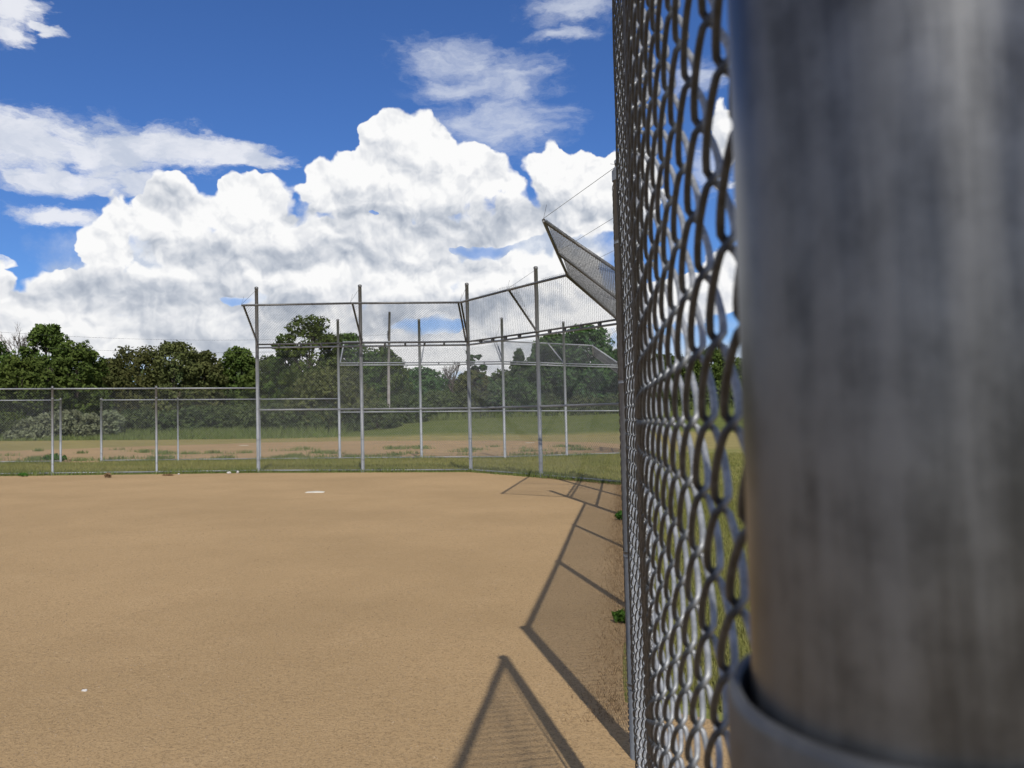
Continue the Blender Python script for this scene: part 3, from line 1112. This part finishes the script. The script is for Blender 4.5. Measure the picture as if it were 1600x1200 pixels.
TREES = [  # column, crown top row, half width px, distance, kind, material, name, label, opts
    (-25, 528, 62, 82, 'round', M_LEAF, 'broadleaf_tree', 'leafy green tree cut by the left photo edge, beneath the bare tree', {}),
    (34, 552, 46, 78, 'round', M_LEAF, 'broadleaf_tree', 'green tree in front of the bare branches at far left', {}),
    (72, 504, 40, 84, 'round', M_LEAF, 'broadleaf_tree', 'tallest leafy tree of the left group, just right of the bare tree', {}),
    (118, 530, 40, 84, 'round', M_LEAF, 'broadleaf_tree', 'leafy tree sloping down at right end of the left group', {}),
    (168, 560, 38, 90, 'round', M_LEAF_OLIVE, 'broadleaf_tree', 'low olive tree left of the broad olive canopy', {}),
    (215, 536, 52, 92, 'round', M_LEAF_OLIVE, 'broadleaf_tree', 'broad olive green tree above the second left fence post', {}),
    (272, 533, 48, 92, 'round', M_LEAF_OLIVE, 'broadleaf_tree', 'olive tree with slightly highest broad top, left of middle canopy', {}),
    (318, 548, 34, 94, 'round', M_LEAF_OLIVE, 'broadleaf_tree', 'smaller olive tree at the right end of the broad canopy', {}),
    (374, 541, 36, 96, 'round', M_LEAF, 'broadleaf_tree', 'dark rounded tree just left of the leftmost backstop pole', {}),
    (420, 555, 40, 92, 'round', M_LEAF, 'broadleaf_tree', 'dark rounded tree just right of the leftmost backstop pole', {}),
    (484, 488, 46, 86, 'round', M_LEAF, 'broadleaf_tree', 'tall airy tree rising highest behind the left backstop panels', {'n': 10000, 'clumps': 130}),
    (445, 522, 26, 87, 'round', M_LEAF, 'broadleaf_tree', 'narrow leafy tree at left shoulder of the tall airy tree', {'n': 6000}),
    (520, 570, 64, 80, 'round', M_LEAF_OLIVE, 'broadleaf_tree', 'low spreading yellow-green tree before the tall airy tree', {}),
    (548, 520, 40, 88, 'round', M_LEAF, 'broadleaf_tree', 'leafy tree between the tall airy tree and the utility pole', {}),
    (590, 538, 42, 92, 'round', M_LEAF, 'broadleaf_tree', 'leafy tree partly behind the utility pole', {}),
    (658, 574, 42, 96, 'round', M_LEAF_POPLAR, 'broadleaf_tree', 'rounded bushy tree standing alone right of the utility pole', {}),
    (738, 578, 28, 98, 'round', M_LEAF_OLIVE, 'broadleaf_tree', 'low olive tree right of the small bare tree', {}),
    (765, 543, 20, 98, 'round', M_LEAF_POPLAR, 'broadleaf_tree', 'slender tree with a tilted flat-topped head', {'n': 3600, 'lean': (-2.2, 0), 'clumps': 30}),
    (812, 543, 26, 98, 'cone', M_LEAF_POPLAR, 'conical_tree', 'narrow pointed tree left of the big dense trees', {}),
    (838, 540, 24, 100, 'cone', M_LEAF_POPLAR, 'conical_tree', 'second narrow pointed tree, at the left foot of the big dense trees', {}),
    (868, 520, 44, 92, 'round', M_LEAF_POPLAR, 'broadleaf_tree', 'big dark dense tree behind the right backstop poles', {'n': 15000, 'clumps': 150}),
    (918, 506, 50, 90, 'round', M_LEAF_POPLAR, 'broadleaf_tree', 'tallest bright-topped tree on the right, next to the foreground fence', {'n': 17000, 'clumps': 170}),
    (965, 545, 40, 92, 'cone', M_LEAF_POPLAR, 'conical_tree', 'conical tree half hidden by the edge-on foreground fence', {}),
    (800, 590, 40, 88, 'round', M_LEAF_POPLAR, 'broadleaf_tree', 'low dark tree under the two narrow pointed trees', {}),
    (1040, 552, 50, 94, 'round', M_LEAF, 'broadleaf_tree', 'tree seen only through the foreground chain-link, left one', {}),
    (1118, 540, 46, 92, 'round', M_LEAF, 'broadleaf_tree', 'leafy tree seen through chain-link beside the thick blurred post', {}),
]
for i, (px, yt, hw, Y, kind, mat, nm, lab, opt) in enumerate(TREES):
    H = h_px(px, yt, Y)
    tree(nm, at_px(px, Y), Y, H, hw / 1340.0 * Y * 1.12, kind, mat, lab, 700 + i, group='trees along the far edge of the field', **opt)

SHRUBS = [  # column, top row, half width, distance, material, label
    (12, 655, 26, 72, M_LEAF_SHRUB, 'dark green shrub at the left photo edge by the far fence'),
    (48, 648, 26, 70, M_LEAF_SILVER, 'silvery shrub farthest left behind the far fence'),
    (84, 638, 26, 71, M_LEAF_SILVER, 'largest silvery shrub, just left of the fence gap'),
    (112, 632, 18, 73, M_LEAF_SILVER, 'silvery shrub behind the left post of the fence gap'),
    (142, 640, 20, 71, M_LEAF_SILVER, 'silvery shrub seen in the open fence gap'),
    (172, 637, 18, 72, M_LEAF_SILVER, 'silvery shrub right of the fence gap post'),
    (212, 632, 30, 76, M_LEAF_SHRUB, 'grey green shrub left of the second left fence post'),
    (262, 638, 26, 75, M_LEAF_SHRUB, 'low grey green shrub right of the second left fence post'),
    (310, 628, 34, 77, M_LEAF_SHRUB, 'dark shrub under the right end of the olive canopy'),
    (362, 625, 36, 78, M_LEAF_SHRUB, 'dark shrub left of the leftmost backstop pole'),
    (420, 622, 38, 78, M_LEAF_SHRUB, 'dark shrub right of the leftmost backstop pole'),
    (478, 628, 36, 77, M_LEAF_SHRUB, 'dark shrub under the tall airy tree'),
    (536, 622, 38, 78, M_LEAF_SHRUB, 'dark shrub behind the left pole of the far backstop'),
    (588, 622, 32, 79, M_LEAF_SHRUB, 'dark shrub at the foot of the utility pole'),
    (640, 610, 36, 86, M_LEAF_SHRUB, 'green shrub under the lone rounded tree'),
    (690, 604, 30, 88, M_LEAF_SHRUB, 'green shrub beneath the small bare tree'),
    (735, 606, 32, 88, M_LEAF_SHRUB, 'green shrub right of the central backstop pole'),
    (780, 602, 34, 88, M_LEAF_SHRUB, 'dark shrub under the slender tilted tree'),
    (850, 610, 36, 88, M_LEAF_SHRUB, 'dark shrub above the pale boulder'),
    (910, 612, 36, 87, M_LEAF_SHRUB, 'dark shrub under the tallest right-hand tree'),
    (962, 612, 30, 87, M_LEAF_SHRUB, 'dark shrub beside the foreground fence edge'),
    (1040, 606, 40, 88, M_LEAF_SHRUB, 'dark shrub seen through the foreground chain-link, left one'),
    (1120, 600, 40, 88, M_LEAF_SHRUB, 'dark shrub seen through chain-link beside the blurred post'),
]
for i, (px, yt, hw, Y, mat, lab) in enumerate(SHRUBS):
    H = max(1.2, h_px(px, yt, Y))
    nm = 'silver_shrub' if mat is M_LEAF_SILVER else 'shrub'
    tree(nm, at_px(px, Y), Y, H, hw / 1340.0 * Y * 1.25, 'shrub', mat, lab, 300 + i, n=3800, base=0.0, clumps=60, leaf=0.13,
         group='shrubs under the trees', r0=0.05, cat='shrub')

# rear wood that closes the gaps under and behind the tree line
g = np.random.default_rng(55)
cc, rr = [], []
for px in np.arange(-120, 1900, 12):
    Y = 106 + g.uniform(-4, 8)
    x = at_px(px, Y)
    top = np.interp(px, [-120, 0, 150, 330, 420, 600, 690, 760, 900, 1260], [560, 555, 572, 560, 570, 560, 600, 590, 565, 570])
    H = 1.4 + (655 + (970 - px) * 0.0245 - top) / 1340 * Y - gz(x, Y)
    for k in range(4):
        cc.append((x + g.normal() * 0.6, Y + g.normal(), gz(x, Y) + H * (0.15 + 0.22 * k) + g.normal() * 0.2))
        rr.append(g.uniform(1.0, 1.7))
V, F = leaf_cloud(cc, rr, 100000, 0.27, g)
tag(link('woodland', np_mesh('woodland', V, F, M_LEAF_SHRUB)), 'dark mass of far woodland behind the tree line', 'woodland', kind='stuff')


def bare_tree(px, ytop, Y, label, seed, spread=1.0):
    g = np.random.default_rng(seed)
    x = at_px(px, Y)
    loc = gp(x, Y)
    H = h_px(px, ytop, Y)
    t = thing('bare_tree', loc, label, 'tree')
    tr, br = MB(), MB()
    tr.tube([loc - Vector((0, 0, 0.3)), loc + Vector((0.1, 0, H * 0.3)), loc + Vector((0.0, 0, H * 0.55))], [0.30, 0.24, 0.17], 8)

    def grow(p, d, L, r, depth):
        q = p + d * L
        mid = p.lerp(q, 0.5) + Vector(g.normal(size=3)) * L * 0.06
        br.tube([p, mid, q], [r, r * 0.8, r * 0.55], 5, False)
        if depth == 0:
            return
        for _ in range(3 if depth > 1 else 4):
            nd = (d + Vector(g.normal(size=3)) * 0.42 * spread + Vector((0, 0, 0.12))).normalized()
            grow(p.lerp(q, g.uniform(0.55, 1.0)), nd, L * g.uniform(0.55, 0.8), r * 0.55, depth - 1)
    for k in range(6):
        a = k * 1.05 + g.uniform(0, 0.5)
        d = Vector((math.cos(a) * 0.5 * spread, math.sin(a) * 0.5 * spread, 1)).normalized()
        grow(loc + Vector((0, 0, H * (0.34 + 0.04 * k))), d, H * 0.20, 0.13, 4)
    tr.build('trunk', M_DEADWOOD, t)
    br.build('branches', M_DEADWOOD, t)
    return t


bare_tree(34, 506, 88, 'leafless grey tree showing above the left tree group', 71)
bare_tree(706, 562, 100, 'small leafless tree between the rounded tree and the central pole', 72, 0.9)


def utility_pole():
    Y = 83
    x = at_px(606, Y)
    b = gp(x, Y)
    H = h_px(606, 487, Y)
    t = thing('utility_pole', b, 'weathered wooden utility pole rising above the trees', 'utility pole')
    m = MB()
    m.tube([b - Vector((0, 0, 0.5)), b + Vector((0.1, 0, H * 0.5)), b + Vector((0.28, 0, H))], [0.16, 0.14, 0.11], 10)
    m.build('shaft', M_POLEWOOD, t)
    m = MB()
    m.tube([b + Vector((0.1, -0.15, H - 2.6)), b + Vector((0.1, -0.15, H - 1.9))], 0.05, 8)
    m.build('insulator', M_CABLE, t)
    for k, (dz, ye, lab) in enumerate(((2.2, 516, 'upper thin power line crossing the cloudy sky at left'), (3.4, 536, 'lower thin power line crossing the cloudy sky at left'))):
        p0 = b + Vector((0.2, -0.12, H - dz))
        Y1 = 70
        x1 = at_px(-150, Y1)
        p1 = Vector((x1, Y1, 1.4 + (655 + 1120 * 0.0245 - ye + 10) / 1340 * Y1))
        pts = []
        for i in range(25):
            s = i / 24
            p = p0.lerp(p1, s)
            p.z -= 0.9 * 4 * s * (1 - s)
            pts.append(p)
        w = MB()
        w.tube(pts, 0.008, 5)
        tag(w.build('power_line', M_CABLE), lab, 'power line')


utility_pole()

# ------------------------------------------------------------------ grass, weeds, gravel


def blades(x, y, h, width, g, lean=0.5, z0=0.0):
    n = len(x)
    a = g.uniform(0, 2 * np.pi, n)
    dx, dy = np.cos(a) * width, np.sin(a) * width
    la = g.uniform(0, 2 * np.pi, n)
    ll = h * lean * g.uniform(0.2, 1, n)
    z = ground_z(x, y) + z0
    p0 = np.c_[x - dx, y - dy, z]
    p1 = np.c_[x + dx, y + dy, z]
    mx, my = x + np.cos(la) * ll * 0.35, y + np.sin(la) * ll * 0.35
    p2 = np.c_[mx + dx * 0.7, my + dy * 0.7, z + h * 0.6]
    p3 = np.c_[mx - dx * 0.7, my - dy * 0.7, z + h * 0.6]
    p4 = np.c_[x + np.cos(la) * ll, y + np.sin(la) * ll, z + h]
    V = np.stack([p0, p1, p2, p3, p4], 1).reshape(-1, 3)
    i = np.arange(n)[:, None] * 5
    F = np.concatenate([i + np.array([[0, 1, 2, 3]]), i + np.array([[3, 2, 4, 4]])])
    return V, F


def stuff(name, V, F, mat, label, cat):
    return tag(link(name, np_mesh(name, V, F, mat)), label, cat, kind='stuff')


def along(pts, n, g, spread):
    pts = np.array(pts, float)
    seg = np.hypot(*(pts[1:] - pts[:-1]).T)
    k = g.choice(len(seg), n, p=seg / seg.sum())
    t = g.uniform(0, 1, n)
    p = pts[k] + (pts[k + 1] - pts[k]) * t[:, None]
    d = (pts[k + 1] - pts[k]) / seg[k][:, None]
    nr = np.c_[-d[:, 1], d[:, 0]]
    return p + nr * (g.normal(size=n) * spread)[:, None]


def inside_poly(x, y, poly):
    c = np.zeros(len(x), bool)
    k = len(poly)
    for i in range(k):
        x0, y0 = poly[i]
        x1, y1 = poly[(i + 1) % k]
        m = ((y0 > y) != (y1 > y)) & (x < (x1 - x0) * (y - y0) / (y1 - y0 + 1e-12) + x0)
        c ^= m
    return c


def grass():
    g = np.random.default_rng(21)
    strip = [(-24, 22.2), (-18.4, 22.65), (-7, 23.7), (-1.1, 23.4), (0.75, 20.9), (2.5, 18.3), (9, 17), (9, 34), (4.5, 34), (2, 32.6), (-0.3, 31.2), (-6.3, 31.3), (-16, 30.3), (-24, 29.6)]
    x = g.uniform(-24, 9, 150000)
    y = g.uniform(17, 34, 150000)
    ok = inside_poly(x, y, strip)
    x, y = x[ok][:80000], y[ok][:80000]
    V1, F1 = blades(x, y, g.uniform(0.03, 0.10, len(x)), 0.007, g)
    # right of the side fence, seen through the mesh
    side = [(1.0, 4.1), (0.6, 4.4), (0.95, 6.3), (1.3, 9.2), (1.7, 12.3), (2.1, 15.3), (2.5, 18.3), (6.5, 18.3), (3.4, 9), (2.2, 5.0)]
    x = g.uniform(0.6, 6.5, 160000)
    y = 4.0 + 14.3 * g.uniform(0, 1, 160000) ** 1.5
    ok = inside_poly(x, y, side)
    x, y = x[ok], y[ok]
    V2, F2 = blades(x, y, g.uniform(0.03, 0.09, len(x)), 0.0035, g)
    stuff('grass', np.concatenate([V1, V2]), np.concatenate([F1, F2 + len(V1)]), M_GRASS, 'short patchy grass between and beside the fences', 'grass')
    # ragged tufts on the dirt edges and under the fences
    p = np.concatenate([along(LEFT, 5200, g, 0.10), along(P[:5], 4600, g, 0.09), along(FAR_R, 2500, g, 0.2), along(FAR_L, 1500, g, 0.3), along(Q[:5], 2500, g, 0.2)])
    clump = 0.5 + 0.5 * np.sin(p[:, 0] * 2.3) * np.sin(p[:, 0] * 0.9 + 1)
    V, F = blades(p[:, 0], p[:, 1], g.uniform(0.04, 0.13, len(p)) * (0.5 + clump), 0.008, g, 0.7)
    stuff('edge_grass', V, F, M_TALLGRASS, 'ragged green tufts along the fence bottoms', 'grass')
    # dead grass along the side fence
    p = along([(0.42, 4.0), (0.79, 6.3), (1.14, 9.23), (1.52, 12.2), (1.93, 15.2), (2.3, 18.2), (0.7, 20.7)], 17000, g, 0.09)
    V, F = blades(p[:, 0] - 0.02, p[:, 1], g.uniform(0.008, 0.038, len(p)), 0.0015, g, 1.6)
    stuff('dead_grass', V, F, M_DRYGRASS, 'dead brown grass litter along the side fence foot', 'dead grass')
    # tall grass before the shrubs at left and along the bank top
    n = 60000
    x = -50 + 50 * g.uniform(0, 1, n) ** 0.85
    y = g.uniform(68, 80, n)
    keep = g.uniform(0, 1, n) > np.clip((x + 27) / 14, 0, 1) ** 0.7
    x, y = x[keep], y[keep]
    n = len(x)
    V1, F1 = blades(x, y, g.uniform(0.25, 0.85, n) * np.clip((y - 65) / 8, 0.25, 1.1), 0.035, g)
    n = 26000
    x = g.uniform(-10, 32, n)
    y = g.normal(87.0, 1.0, n)
    V2, F2 = blades(x, y, g.uniform(0.25, 0.8, n), 0.04, g)
    stuff('tall_grass', np.concatenate([V1, V2]), np.concatenate([F1, F2 + len(V1)]), M_TALLGRASS, 'tall rank grass in front of the shrubs', 'tall grass')
    # weeds on the far infield
    V, F, b = [], [], 0
    for k in range(75):
        x0 = g.uniform(-24, 4)
        y0 = g.uniform(31.6, 45) if g.random() < 0.8 else g.uniform(31.6, 34)
        if x0 < -15 and g.random() < 0.6:
            y0 = g.uniform(31.0, 34.0)
        m = int(g.uniform(40, 200))
        s = g.uniform(0.08, 0.30)
        xx, yy = x0 + g.normal(size=m) * s * 1.5, y0 + g.normal(size=m) * s
        v, f = blades(xx, yy, g.uniform(0.03, 0.20, m), 0.012, g, 0.9)
        V.append(v)
        F.append(f + b)
        b += len(v)
    stuff('weed_cover', np.concatenate(V), np.concatenate(F), M_TALLGRASS, 'scattered low weeds sprouting across the far infield', 'weeds')


grass()


def weed(x, y, r, h, n, mat, label, seed, name='weed'):
    g = np.random.default_rng(seed)
    t = thing(name, gp(x, y), label, 'weed')
    V, F = leaf_cloud([(x, y, gz(x, y) + h * 0.5), (x + r * 0.5, y, gz(x, y) + h * 0.35), (x - r * 0.5, y + r * 0.2, gz(x, y) + h * 0.4)], [r * 0.7, r * 0.55, r * 0.5], n, 0.02 + 0.05 * r, g, h / (2 * r))
    V[:, 2] = np.maximum(V[:, 2], gz(x, y) + 0.006)
    link('leaves', np_mesh('leaves', V, F, mat), t)
    m = MB()
    for k in range(6):
        a = k * 1.1
        m.tube([gp(x, y), gp(x + math.cos(a) * r * 0.3, y + math.sin(a) * r * 0.3, h * 0.5), gp(x + math.cos(a) * r * 0.7, y + math.sin(a) * r * 0.7, h * 0.8)], [0.004, 0.003, 0.0015], 5)
    m.build('stem', mat, t)
    return t


weed(0.73, 5.95, 0.075, 0.11, 170, M_WEED, 'bright green broad weed at the fence foot, near shadow edge', 401)
weed(1.47, 11.9, 0.09, 0.17, 200, M_WEED, 'taller pale green weed at the fence foot farther back', 402)
weed(-10.35, 21.9, 0.10, 0.17, 130, M_DRYGRASS, 'brown dried weed on the dirt before the left fence', 403, 'dry_weed')
weed(-9.1, 22.6, 0.17, 0.05, 130, M_DRYGRASS, 'flat brown weed lying right of the dried upright one', 404, 'dry_weed')
weed(-12.9, 22.6, 0.14, 0.14, 120, M_WEED, 'small green weed on dirt near the leftmost fence post', 405)
weed(-16.9, 31.6, 0.5, 0.35, 420, M_WEED, 'bushy green weed at the post left of the fence gap', 406)


def gravel():
    g = np.random.default_rng(31)
    n = 34000
    d = 3.0 + 11 * g.uniform(0, 1, n) ** 1.6
    u = g.uniform(-0.66, 0.16, n)
    x, y = u * d, d
    s = (0.0014 + 0.0040 * g.uniform(0, 1, n) ** 5) * (0.75 + d * 0.09)
    z = ground_z(x, y) + 0.004
    rot = g.uniform(0, 2 * np.pi, n)
    base = np.array([(1, 0, 0), (0, 1, 0), (-1, 0, 0), (0, -1, 0)], float)
    V = np.zeros((n, 5, 3))
    for i, (bx, by, _) in enumerate(base):
        k = g.uniform(0.7, 1.3, n)
        V[:, i, 0] = x + s * k * (bx * np.cos(rot) - by * np.sin(rot))
        V[:, i, 1] = y + s * k * (bx * np.sin(rot) + by * np.cos(rot))
        V[:, i, 2] = z - 0.001
    V[:, 4, 0] = x + s * 0.2
    V[:, 4, 1] = y
    V[:, 4, 2] = z + s * 0.9
    i = np.arange(n)[:, None] * 5
    F = np.concatenate([i + np.array([[a, b, 4, 4]]) for a, b in ((0, 1), (1, 2), (2, 3), (3, 0))])
    stuff('gravel', V.reshape(-1, 3), F, M_GRAVEL, 'fine loose grit scattered over the near infield', 'gravel')


gravel()
